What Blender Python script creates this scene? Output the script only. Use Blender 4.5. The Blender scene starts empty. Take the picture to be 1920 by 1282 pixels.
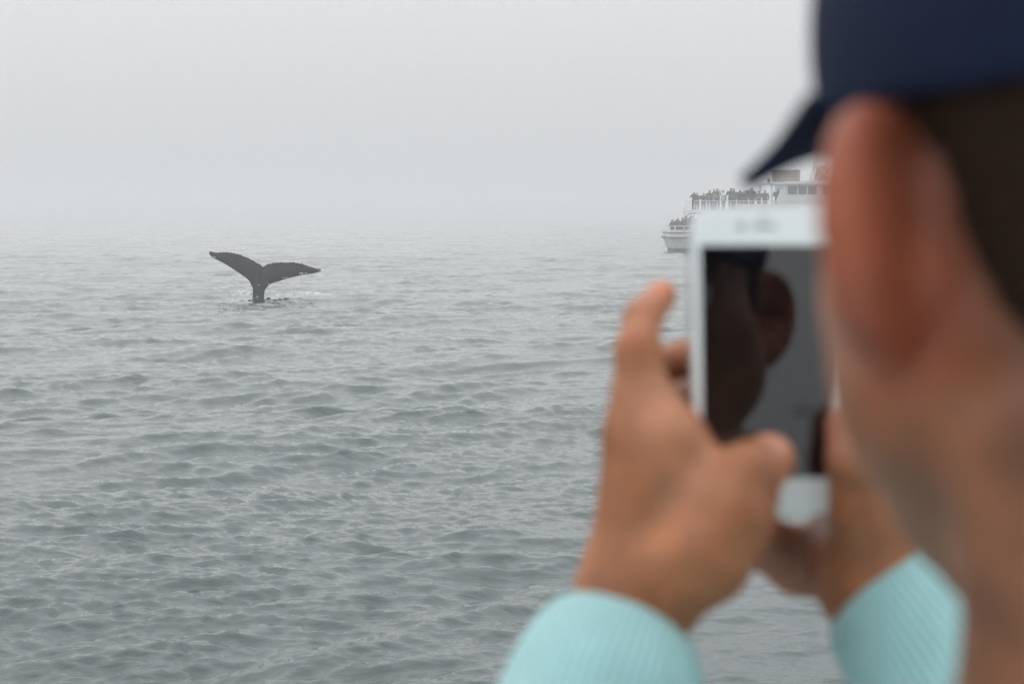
import bpy, math, random
import numpy as np
from mathutils import Vector, Matrix

# ------------------------------------------------------------------ camera, sky, sun, exposure
scene = bpy.context.scene
C = scene.collection
CAM = np.array((0.0, 0.0, 3.2))
F = 3300.0                                   # focal length in pixels of a 1920 wide frame
PITCH = math.atan(236.0 / F)
cd = bpy.data.cameras.new("camera")
cam = bpy.data.objects.new("camera", cd)
C.objects.link(cam)
cam.location = CAM
cam.rotation_euler = (math.pi / 2 - PITCH, 0, 0)
cd.sensor_width = 36.0
cd.lens = 36.0 * F / 1920
cd.clip_start, cd.clip_end = 0.02, 6000
cd.dof.use_dof = True
cd.dof.focus_distance = 70.0
cd.dof.aperture_fstop = cd.lens / 7.0        # an opening about 8 mm wide
cd.dof.aperture_blades = 0
scene.camera = cam

SUN_EL, SUN_AZ = math.radians(48), math.radians(-48)     # azimuth from +Y, negative is to the left
world = bpy.data.worlds.new("World")
scene.world = world
world.use_nodes = True
wn = world.node_tree.nodes
wl = world.node_tree.links
wn.clear()
sky = wn.new("ShaderNodeTexSky")
sky.sky_type = 'NISHITA'
sky.sun_disc = False
sky.sun_elevation = SUN_EL
sky.sun_rotation = SUN_AZ
sky.air_density, sky.dust_density, sky.ozone_density = 1.0, 6.0, 1.0
hs = wn.new("ShaderNodeHueSaturation")
hs.inputs['Saturation'].default_value = 0.08
wl.new(sky.outputs[0], hs.inputs['Color'])
mx = wn.new("ShaderNodeMix")                 # the fog bank overhead: an even, faintly cool grey
mx.data_type = 'RGBA'
mx.inputs[0].default_value = 0.93
# overcast brightness: the sky grows evenly brighter from the horizon to the zenith, about 1 + 2 sin(elevation)
wt = wn.new("ShaderNodeTexCoord")
wsep = wn.new("ShaderNodeSeparateXYZ")
wl.new(wt.outputs["Generated"], wsep.inputs[0])
wmx = wn.new("ShaderNodeMath"); wmx.operation = 'MAXIMUM'; wmx.inputs[1].default_value = 0.0
wl.new(wsep.outputs["Z"], wmx.inputs[0])
wma = wn.new("ShaderNodeMath"); wma.operation = 'MULTIPLY_ADD'
wma.inputs[1].default_value = 2.4; wma.inputs[2].default_value = 1.0
wl.new(wmx.outputs[0], wma.inputs[0])
wcl = wn.new("ShaderNodeVectorMath"); wcl.operation = 'SCALE'
wcl.inputs[0].default_value = (5.98, 6.09, 6.22)
wl.new(wma.outputs[0], wcl.inputs["Scale"])
wl.new(wcl.outputs[0], mx.inputs[7])
wl.new(hs.outputs[0], mx.inputs[6])
bg = wn.new("ShaderNodeBackground")
bg.inputs['Strength'].default_value = 0.1
wl.new(mx.outputs[2], bg.inputs['Color'])
wo = wn.new("ShaderNodeOutputWorld")
wl.new(bg.outputs[0], wo.inputs['Surface'])

sl = bpy.data.lights.new("sun", 'SUN')
sl.energy = 0.5
sl.angle = math.radians(120)
sl.color = (1.0, 0.97, 0.93)
so = bpy.data.objects.new("sun", sl)
C.objects.link(so)
sd = Vector((math.sin(SUN_AZ) * math.cos(SUN_EL), math.cos(SUN_AZ) * math.cos(SUN_EL), math.sin(SUN_EL)))
so.rotation_euler = sd.to_track_quat('Z', 'Y').to_euler()
so.location = (0, 0, 40)

vs = scene.view_settings
vs.view_transform = 'Standard'
vs.look = 'None'
vs.exposure = 0.0
vs.gamma = 1.0
vs.use_curve_mapping = False
cy = scene.cycles
cy.use_denoising = True
cy.denoising_prefilter = 'FAST'
cy.max_bounces = 10
cy.volume_bounces = 6
cy.diffuse_bounces = 3
cy.glossy_bounces = 3
cy.sample_clamp_indirect = 4.0

# ------------------------------------------------------------------ helpers
rng = np.random.default_rng(7)
CP, SP = math.cos(PITCH), math.sin(PITCH)


def at(px, py, d):
    """world point that stands d metres along the camera axis, seen at pixel px, py of the 1920 wide photograph"""
    x = (px - 960.0) / F * d
    u = -(py - 641.0) / F * d
    return np.array((x, d * CP + u * SP, -d * SP + u * CP)) + CAM


def tag(o, label=None, cat=None, group=None, kind=None):
    if label: o["label"] = label
    if cat: o["category"] = cat
    if group: o["group"] = group
    if kind: o["kind"] = kind
    return o


def empty(name, loc=(0, 0, 0), rz=0.0, parent=None):
    o = bpy.data.objects.new(name, None)
    C.objects.link(o)
    o.location = loc
    o.rotation_euler = (0, 0, rz)
    o.empty_display_size = 0.1
    o.parent = parent
    return o


def mesh_np(name, V, Q, mat, parent=None, smooth=True, cols=None, attrs=None):
    """V (n,3) and Q a list of faces or an (m,k) array become one mesh object"""
    me = bpy.data.meshes.new(name)
    V = np.asarray(V, dtype=np.float32)
    if isinstance(Q, np.ndarray):
        m, k = Q.shape
        me.vertices.add(len(V))
        me.vertices.foreach_set("co", V.ravel())
        me.loops.add(m * k)
        me.loops.foreach_set("vertex_index", Q.astype(np.int32).ravel())
        me.polygons.add(m)
        me.polygons.foreach_set("loop_start", np.arange(0, m * k, k, dtype=np.int32))
        me.update(calc_edges=True)
        me.validate()
    else:
        me.from_pydata([tuple(v) for v in V], [], Q)
        me.update()
    me.polygons.foreach_set("use_smooth", np.full(len(me.polygons), smooth, dtype=bool))
    if cols is not None:
        a = me.color_attributes.new("tint", 'FLOAT_COLOR', 'POINT')
        c4 = np.ones((len(V), 4), dtype=np.float32)
        c4[:, :3] = cols
        a.data.foreach_set("color", c4.ravel())
    for k_, v_ in (attrs or {}).items():
        a = me.attributes.new(k_, 'FLOAT', 'POINT')
        a.data.foreach_set("value", np.asarray(v_, dtype=np.float32))
    me.materials.append(mat)
    o = bpy.data.objects.new(name, me)
    C.objects.link(o)
    o.parent = parent
    return o


# ---- signed distance shapes, sampled on a sparse grid and meshed with surface nets
def s_ell(P, c, r):
    q = (P - np.asarray(c)) / np.asarray(r)
    k0 = np.sqrt((q * q).sum(1)) + 1e-9
    q2 = q / np.asarray(r)
    k1 = np.sqrt((q2 * q2).sum(1)) + 1e-9
    return k0 * (k0 - 1) / k1


def s_cone(P, a, b, ra, rb):
    a = np.asarray(a, float); b = np.asarray(b, float)
    ab = b - a
    pa = P - a
    t = np.clip(pa @ ab / max(ab @ ab, 1e-12), 0, 1)
    d = pa - t[:, None] * ab
    return np.sqrt((d * d).sum(1)) - (ra + (rb - ra) * t)


def smin(a, b, k):
    h = np.maximum(k - np.abs(a - b), 0) / k
    return np.minimum(a, b) - h * h * k * 0.25


def smax(a, b, k):
    return -smin(-a, -b, k)


def s_chain(P, pts, k=0.006):
    """pts: list of (point, radius)"""
    d = None
    for (a, ra), (b, rb) in zip(pts[:-1], pts[1:]):
        e = s_cone(P, a, b, ra, rb)
        d = e if d is None else smin(d, e, k)
    return d


def nets(f, lo, hi, h, B=8, margin=0.0):
    lo = np.asarray(lo, float); hi = np.asarray(hi, float)
    nb = np.ceil((hi - lo) / h / B).astype(int)
    n = nb * B
    bi = np.stack(np.meshgrid(*[np.arange(m) for m in nb], indexing='ij'), -1).reshape(-1, 3)
    fc = f(lo + (bi + 0.5) * B * h)
    act = np.abs(fc) < 0.5 * B * h * 1.7321 * 1.35 + margin
    fc3 = fc.reshape(nb)
    Vv = np.repeat(np.repeat(np.repeat(fc3, B, 0), B, 1), B, 2).astype(np.float32)
    off = np.stack(np.meshgrid(*[np.arange(B)] * 3, indexing='ij'), -1).reshape(-1, 3)
    ab = bi[act] * B
    for s in range(0, len(ab), 400):
        g = (ab[s:s + 400, None, :] + off[None]).reshape(-1, 3)
        Vv[g[:, 0], g[:, 1], g[:, 2]] = f(lo + g * h)
    S = Vv < 0
    c = S[:-1, :-1, :-1]
    a_all = c.copy(); a_any = c.copy()
    for i in (0, 1):
        for j in (0, 1):
            for k in (0, 1):
                w = S[i:S.shape[0] - 1 + i, j:S.shape[1] - 1 + j, k:S.shape[2] - 1 + k]
                a_all = a_all & w
                a_any = a_any | w
    mixed = a_any & ~a_all
    cell = np.argwhere(mixed)
    idx = np.full(mixed.shape, -1, dtype=np.int32)
    idx[mixed] = np.arange(len(cell))
    acc = np.zeros((len(cell), 3)); cnt = np.zeros(len(cell))
    corners = [(i, j, k) for i in (0, 1) for j in (0, 1) for k in (0, 1)]
    for p in corners:
        for ax in range(3):
            if p[ax]: continue
            q = list(p); q[ax] = 1
            v0 = Vv[cell[:, 0] + p[0], cell[:, 1] + p[1], cell[:, 2] + p[2]]
            v1 = Vv[cell[:, 0] + q[0], cell[:, 1] + q[1], cell[:, 2] + q[2]]
            m = (v0 < 0) != (v1 < 0)
            t = v0[m] / (v0[m] - v1[m])
            pt = np.tile(np.array(p, float), (m.sum(), 1))
            pt[:, ax] += t
            acc[m] += pt; cnt[m] += 1
    verts = lo + (cell + acc / cnt[:, None]) * h
    quads = []
    for ax in range(3):
        s0 = [slice(None)] * 3; s1 = [slice(None)] * 3
        s0[ax] = slice(None, -1); s1[ax] = slice(1, None)
        a = S[tuple(s0)]; b = S[tuple(s1)]
        e = np.argwhere(a != b)
        u, v = (ax + 1) % 3, (ax + 2) % 3
        ok = (e[:, u] > 0) & (e[:, v] > 0) & (e[:, u] < n[u] - 1) & (e[:, v] < n[v] - 1)
        e = e[ok]
        fl = a[tuple(e.T)]
        ring = []
        for du, dv in ((-1, -1), (0, -1), (0, 0), (-1, 0)):
            g = e.copy(); g[:, u] += du; g[:, v] += dv
            ring.append(idx[tuple(g.T)])
        q = np.stack(ring, 1)
        q[~fl] = q[~fl][:, ::-1]
        quads.append(q)
    Q = np.concatenate(quads)
    return verts, Q[(Q >= 0).all(1)]


# ---- simple solids collected into one mesh
class MB:
    def __init__(self):
        self.v, self.f = [], []

    def add(self, V, Fs):
        o = len(self.v)
        self.v += [tuple(p) for p in V]
        self.f += [tuple(i + o for i in q) for q in Fs]
        return self

    def box(self, x0, x1, y0, y1, z0, z1):
        V = [(x, y, z) for x in (x0, x1) for y in (y0, y1) for z in (z0, z1)]
        return self.add(V, [(0, 1, 3, 2), (4, 6, 7, 5), (0, 4, 5, 1), (2, 3, 7, 6), (0, 2, 6, 4), (1, 5, 7, 3)])

    def tube(self, a, b, r, r2=None, n=8):
        a = Vector(a); b = Vector(b); r2 = r if r2 is None else r2
        d = (b - a).normalized()
        u = d.orthogonal().normalized(); w = d.cross(u)
        V = []
        for p, rr in ((a, r), (b, r2)):
            for i in range(n):
                t = 2 * math.pi * i / n
                V.append(p + (u * math.cos(t) + w * math.sin(t)) * rr)
        Fs = [(i, (i + 1) % n, n + (i + 1) % n, n + i) for i in range(n)]
        Fs += [tuple(range(n - 1, -1, -1)), tuple(range(n, 2 * n))]
        return self.add(V, Fs)

    def path(self, pts, r, n=8):
        for a, b in zip(pts[:-1], pts[1:]):
            self.tube(a, b, r, n=n)
        return self

    def prism(self, poly, y0, y1):
        """outline in the xz plane pushed along y"""
        k = len(poly)
        V = [(x, y0, z) for x, z in poly] + [(x, y1, z) for x, z in poly]
        Fs = [tuple(range(k)), tuple(range(2 * k - 1, k - 1, -1))]
        Fs += [(i, i + k, (i + 1) % k + k, (i + 1) % k) for i in range(k)]
        return self.add(V, Fs)

    def plan(self, poly, z0, z1):
        """outline in the xy plane pushed along z"""
        k = len(poly)
        V = [(x, y, z0) for x, y in poly] + [(x, y, z1) for x, y in poly]
        Fs = [tuple(range(k - 1, -1, -1)), tuple(range(k, 2 * k))]
        Fs += [(i, (i + 1) % k, (i + 1) % k + k, i + k) for i in range(k)]
        return self.add(V, Fs)

    def build(self, name, mat, parent=None, bevel=0.0, smooth=False):
        o = mesh_np(name, self.v, self.f, mat, parent, smooth)
        if bevel:
            b = o.modifiers.new("bevel", 'BEVEL')
            b.width = bevel; b.segments = 2; b.limit_method = 'ANGLE'
        return o


# ---- materials
def mat(name, col, rough=0.5, spec=0.5, metal=0.0, ior=None, noise=None, sss=0.0, tint=False, bump=None):
    m = bpy.data.materials.new(name)
    m.use_nodes = True
    nt = m.node_tree
    b = nt.nodes["Principled BSDF"]
    b.inputs["Roughness"].default_value = rough
    b.inputs["Specular IOR Level"].default_value = spec
    b.inputs["Metallic"].default_value = metal
    if ior: b.inputs["IOR"].default_value = ior
    src = None
    if tint:
        a = nt.nodes.new("ShaderNodeAttribute"); a.attribute_name = "tint"
        src = a.outputs["Color"]
    else:
        r = nt.nodes.new("ShaderNodeRGB"); r.outputs[0].default_value = (*col, 1)
        src = r.outputs[0]
    if noise:
        scale, amt = noise
        tc = nt.nodes.new("ShaderNodeTexCoord")
        nz = nt.nodes.new("ShaderNodeTexNoise")
        nz.inputs["Scale"].default_value = scale
        nz.inputs["Detail"].default_value = 6
        nt.links.new(tc.outputs["Object"], nz.inputs["Vector"])
        mr = nt.nodes.new("ShaderNodeMapRange")
        mr.inputs["From Min"].default_value = 0.3; mr.inputs["From Max"].default_value = 0.7
        mr.inputs["To Min"].default_value = 1 - amt; mr.inputs["To Max"].default_value = 1 + amt
        nt.links.new(nz.outputs["Fac"], mr.inputs["Value"])
        mm = nt.nodes.new("ShaderNodeVectorMath"); mm.operation = 'SCALE'
        nt.links.new(src, mm.inputs[0]); nt.links.new(mr.outputs[0], mm.inputs["Scale"])
        src = mm.outputs[0]
    nt.links.new(src, b.inputs["Base Color"])
    if bump:
        scale, dist = bump
        tc = nt.nodes.new("ShaderNodeTexCoord")
        nz = nt.nodes.new("ShaderNodeTexNoise"); nz.inputs["Scale"].default_value = scale
        nz.inputs["Detail"].default_value = 4
        nt.links.new(tc.outputs["Object"], nz.inputs["Vector"])
        bp = nt.nodes.new("ShaderNodeBump"); bp.inputs["Distance"].default_value = dist
        nt.links.new(nz.outputs["Fac"], bp.inputs["Height"])
        nt.links.new(bp.outputs[0], b.inputs["Normal"])
    if sss:
        b.inputs["Subsurface Weight"].default_value = sss
        b.inputs["Subsurface Radius"].default_value = (1.0, 0.35, 0.2)
        b.inputs["Subsurface Scale"].default_value = 0.006
    return m


M = dict(
    skin=mat("skin", (0.5, 0.25, 0.15), 0.48, 0.4, tint=True, noise=(38, 0.30), sss=0.25, bump=(900, 0.0003)),
    hair=mat("hair", (0.030, 0.016, 0.010), 0.8, 0.12, noise=(300, 0.5), bump=(700, 0.003)),
    navy=mat("navy_cotton", (0.008, 0.013, 0.038), 0.85, 0.15, noise=(40, 0.12), bump=(1500, 0.0004)),
    denim=mat("dark_denim", (0.03, 0.04, 0.07), 0.9, 0.2, noise=(30, 0.2)),
    shoe=mat("shoe_leather", (0.05, 0.04, 0.035), 0.6),
    eye=mat("eye_white", (0.7, 0.68, 0.65), 0.15),
    iris=mat("iris", (0.04, 0.02, 0.01), 0.1),
    phone=mat("white_phone_glass", (0.85, 0.88, 0.89), 0.22, 0.5),
    phone_side=mat("phone_aluminium", (0.45, 0.46, 0.47), 0.38, 0.5, metal=0.8),
    glass=mat("dark_screen_glass", (0.004, 0.004, 0.005), 0.02, 0.5, ior=1.9),
    dim=mat("dim_grey", (0.30, 0.32, 0.33), 0.5),
    ink=mat("dark_line", (0.004, 0.004, 0.005), 0.9, 0.0),
    whale=mat("whale_skin", (0.005, 0.0053, 0.0056), 0.5, 0.14, noise=(1.6, 0.35), bump=(14, 0.01)),
    barnacle=mat("barnacle", (0.62, 0.63, 0.60), 0.8),
    hull=mat("white_hull_paint", (0.52, 0.54, 0.55), 0.4, noise=(1.5, 0.08)),
    house=mat("white_house_paint", (0.62, 0.63, 0.63), 0.45, noise=(2.0, 0.05)),
    boot=mat("dark_boot_paint", (0.03, 0.035, 0.04), 0.5, noise=(2.0, 0.2)),
    rubber=mat("black_rubber", (0.025, 0.025, 0.028), 0.7),
    rail=mat("white_rail_paint", (0.58, 0.58, 0.58), 0.4),
    pane=mat("dark_window_glass", (0.02, 0.025, 0.03), 0.08, 0.5),
    crate=mat("brown_wood", (0.20, 0.12, 0.075), 0.75, noise=(6, 0.25)),
    redbrown=mat("red_brown_paint", (0.24, 0.12, 0.10), 0.6, noise=(4, 0.2)),
    black=mat("black_metal", (0.02, 0.02, 0.02), 0.5),
    deck=mat("pale_deck_paint", (0.52, 0.53, 0.52), 0.7, noise=(3, 0.15), bump=(150, 0.002)),
    cloth=mat("passenger_clothes", (0.05, 0.05, 0.06), 0.85, 0.2, tint=True, noise=(9, 0.2)),
)


def knit_material():
    """mint sweater: fine ribs that run along the sleeve"""
    m = mat("mint_knit", (0.345, 0.59, 0.595), 0.9, 0.15, noise=(60, 0.06))
    nt = m.node_tree
    b = nt.nodes["Principled BSDF"]
    b.inputs["Sheen Weight"].default_value = 0.25
    b.inputs["Sheen Roughness"].default_value = 0.5
    a = nt.nodes.new("ShaderNodeAttribute"); a.attribute_name = "rib"
    s = nt.nodes.new("ShaderNodeMath"); s.operation = 'SINE'
    nt.links.new(a.outputs["Fac"], s.inputs[0])
    bp = nt.nodes.new("ShaderNodeBump"); bp.inputs["Distance"].default_value = 0.0007
    nt.links.new(s.outputs[0], bp.inputs["Height"])
    nt.links.new(bp.outputs[0], b.inputs["Normal"])
    return m


M['knit'] = knit_material()


# ------------------------------------------------------------------ the sea
def ocean_band(L, N, l0, l1, wind, slope, seed, spread, power=3.6, chop=1.0):
    """one tile of random waves with lengths between l0 and l1: height and sideways shift"""
    r = np.random.default_rng(seed)
    k1 = 2 * np.pi * np.fft.fftfreq(N, L / N)
    kx, ky = np.meshgrid(k1, k1, indexing='ij')
    k = np.hypot(kx, ky); k[0, 0] = 1
    cosd = (kx * math.cos(wind) + ky * math.sin(wind)) / k
    A = k ** (-power / 2.0) * np.abs(cosd) ** spread
    A *= 1 / (1 + (2 * np.pi / l1 / k) ** 8) * 1 / (1 + (k * l0 / (2 * np.pi)) ** 8)
    A[0, 0] = 0
    A[cosd < 0] *= 0.35
    h = A * (r.normal(size=(N, N)) + 1j * r.normal(size=(N, N)))
    H = np.fft.ifft2(h).real
    gx = np.fft.ifft2(1j * kx * h).real
    gy = np.fft.ifft2(1j * ky * h).real
    s = slope / math.sqrt((gx ** 2 + gy ** 2).mean())
    DX = np.fft.ifft2(1j * kx / k * h).real
    DY = np.fft.ifft2(1j * ky / k * h).real
    return (H * s).astype(np.float32), (DX * s * chop).astype(np.float32), (DY * s * chop).astype(np.float32), L, N


def sample(band, X, Y, rot):
    H, DX, DY, L, N = band
    c, s = math.cos(rot), math.sin(rot)
    u = ((c * X + s * Y) / L * N) % N
    v = ((-s * X + c * Y) / L * N) % N
    i = np.floor(u).astype(int); j = np.floor(v).astype(int)
    fu = (u - i).astype(np.float32); fv = (v - j).astype(np.float32)
    i %= N; j %= N
    i2 = (i + 1) % N; j2 = (j + 1) % N

    def g(T):
        return (T[i, j] * (1 - fu) * (1 - fv) + T[i2, j] * fu * (1 - fv) + T[i, j2] * (1 - fu) * fv + T[i2, j2] * fu * fv)
    a, b = g(DX), g(DY)
    return g(H), c * a - s * b, s * a + c * b


WHALE = at(485, 560, 68.0)
WHALE[2] = 0.0


def sea():
    fine = np.arange(-20.0, 20.001, 0.08)
    mid = np.arange(20.6, 60, 0.6)
    far = np.arange(64, 180, 4.0)
    half = np.concatenate([mid, far])
    ang = np.radians(np.concatenate([-half[::-1], fine, half]))
    rows = [1.0, 3.0, 5.0, 7.0, 8.5, 9.5, 10.2]
    while rows[-1] < 1500:
        rows.append(rows[-1] * (1.003 if rows[-1] < 150 else 1.006))
    R = np.array(rows)
    rr, aa = np.meshgrid(R, ang, indexing='ij')
    X = rr * np.sin(aa); Y = rr * np.cos(aa)
    swell = ocean_band(61.0, 512, 3.0, 14.0, -1.35, 0.078, 3, 2, chop=0.7)
    wind = ocean_band(23.0, 1024, 0.35, 2.1, -1.30, 0.175, 5, 2.2, power=3.1, chop=0.8)
    chop = ocean_band(7.3, 1024, 0.07, 0.5, -1.15, 0.29, 8, 2.4, power=2.9, chop=0.5)
    Z = np.zeros_like(X); DX = np.zeros_like(X); DY = np.zeros_like(X)
    for b, rot, fade in ((swell, 0.0, 700), (wind, 0.21, 400), (chop, -0.37, 190)):
        h, dx, dy = sample(b, X.ravel(), Y.ravel(), rot)
        w = 1 / (1 + (rr / fade) ** 4)
        if b is not swell:                      # patches of rougher and calmer water
            pz = sample(swell, X.ravel() * 0.9 + 17 * rot, Y.ravel() * 0.45 + 31, 0.7)[0]
            w = w * np.clip(1.0 + 0.26 * (pz / pz.std()).reshape(X.shape), 0.5, 1.35)
        Z += h.reshape(X.shape) * w; DX += dx.reshape(X.shape) * w; DY += dy.reshape(X.shape) * w
    # water stirred up round the tail
    dw = np.hypot((X - WHALE[0] - 1.2) / 3.2, (Y - WHALE[1] - 1.5) / 7.0)
    stir = np.exp(-dw ** 2)
    h, dx, dy = sample(chop, X.ravel() * 0.8 + 3, Y.ravel() * 0.8, 1.1)
    Z += h.reshape(X.shape) * stir * 1.6
    V = np.stack([X + DX, Y + DY, Z], -1).reshape(-1, 3)
    nr, nc = X.shape
    i, j = np.meshgrid(np.arange(nr - 1), np.arange(nc), indexing='ij')
    a = i * nc + j; b = i * nc + (j + 1) % nc
    Q = np.stack([a, b, b + nc, a + nc], -1).reshape(-1, 4)[:, ::-1]
    m = mat("sea_water", (0.011, 0.030, 0.030), 0.025, 0.5, ior=1.6)
    nt = m.node_tree
    bs = nt.nodes["Principled BSDF"]
    tc = nt.nodes.new("ShaderNodeTexCoord")
    mp = nt.nodes.new("ShaderNodeMapping"); mp.inputs["Scale"].default_value = (0.75, 1.5, 1)
    mp.inputs["Rotation"].default_value = (0, 0, 0.2)
    nt.links.new(tc.outputs["Object"], mp.inputs["Vector"])
    n1 = nt.nodes.new("ShaderNodeTexNoise"); n1.inputs["Scale"].default_value = 8.0
    n1.inputs["Detail"].default_value = 5; n1.inputs["Roughness"].default_value = 0.55
    nt.links.new(mp.outputs[0], n1.inputs["Vector"])
    bp = nt.nodes.new("ShaderNodeBump"); bp.inputs["Distance"].default_value = 0.024
    bp.inputs["Strength"].default_value = 0.6
    nt.links.new(n1.outputs["Fac"], bp.inputs["Height"])
    nt.links.new(bp.outputs[0], bs.inputs["Normal"])
    # foam left by the tail
    fa = nt.nodes.new("ShaderNodeAttribute"); fa.attribute_name = "foam"
    n2 = nt.nodes.new("ShaderNodeTexNoise"); n2.inputs["Scale"].default_value = 5.0
    n2.inputs["Detail"].default_value = 9; n2.inputs["Roughness"].default_value = 0.72
    mp2 = nt.nodes.new("ShaderNodeMapping"); mp2.inputs["Scale"].default_value = (0.8, 0.16, 1)
    nt.links.new(tc.outputs["Object"], mp2.inputs["Vector"])
    nt.links.new(mp2.outputs[0], n2.inputs["Vector"])
    ad = nt.nodes.new("ShaderNodeMath"); ad.operation = 'MULTIPLY'
    nt.links.new(fa.outputs["Fac"], ad.inputs[0]); nt.links.new(n2.outputs["Fac"], ad.inputs[1])
    rp = nt.nodes.new("ShaderNodeMapRange"); rp.inputs["From Min"].default_value = 0.46; rp.inputs["From Max"].default_value = 0.70
    rp.clamp = True; rp.inputs["To Max"].default_value = 0.75
    nt.links.new(ad.outputs[0], rp.inputs["Value"])
    fo = nt.nodes.new("ShaderNodeBsdfDiffuse"); fo.inputs["Color"].default_value = (0.55, 0.57, 0.57, 1)
    ms = nt.nodes.new("ShaderNodeMixShader")
    out = nt.nodes["Material Output"]
    nt.links.new(rp.outputs[0], ms.inputs[0]); nt.links.new(bs.outputs[0], ms.inputs[1]); nt.links.new(fo.outputs[0], ms.inputs[2])
    nt.links.new(ms.outputs[0], out.inputs["Surface"])
    fx = (X - WHALE[0]); fy = (Y - WHALE[1])
    foam = np.exp(-((fx - 1.9) / 1.6) ** 2 - ((fy - 4.0) / 5.0) ** 2) * 0.95
    foam += np.exp(-((fx + 1.0) / 0.9) ** 2 - ((fy - 3.0) / 4.5) ** 2) * 0.85
    foam += np.exp(-((fx - 0.4) / 0.7) ** 2 - ((fy - 0.6) / 1.6) ** 2) * 0.7
    foam *= np.clip(0.75 + Z / 0.10, 0.35, 1.4)
    o = mesh_np("sea", V, Q, m, attrs={"foam": foam.ravel()})
    tag(o, "choppy grey-green sea under fog", None, None, "structure")
    return o


sea()

# own boat's deck, below the picture: the person stands on it
DECK = 1.575
dk = MB().box(-5, 5, -4.5, 1.05, -0.7, DECK).build("deck", M['deck'])
tag(dk, "grey painted deck the person stands on", None, None, "structure")

# ------------------------------------------------------------------ fog
hz = MB().box(-1650, 1650, -1650, 1650, -3.0, 16.0).build("haze", M['deck'])
hm = bpy.data.materials.new("fog_air")
hm.use_nodes = True
hm.node_tree.nodes.clear()
pv = hm.node_tree.nodes.new("ShaderNodeVolumePrincipled")
pv.inputs["Color"].default_value = (0.915, 0.925, 0.930, 1)
pv.inputs["Density"].default_value = 0.0029
pv.inputs["Anisotropy"].default_value = 0.5
pv.inputs["Density Attribute"].default_value = ""
ho = hm.node_tree.nodes.new("ShaderNodeOutputMaterial")
hm.node_tree.links.new(pv.outputs[0], ho.inputs["Volume"])
hm.cycles.homogeneous_volume = True
hm.cycles.volume_sampling = 'DISTANCE'
hz.data.materials[0] = hm
tag(hz, "pale even fog over the sea", None, None, "stuff")


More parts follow.
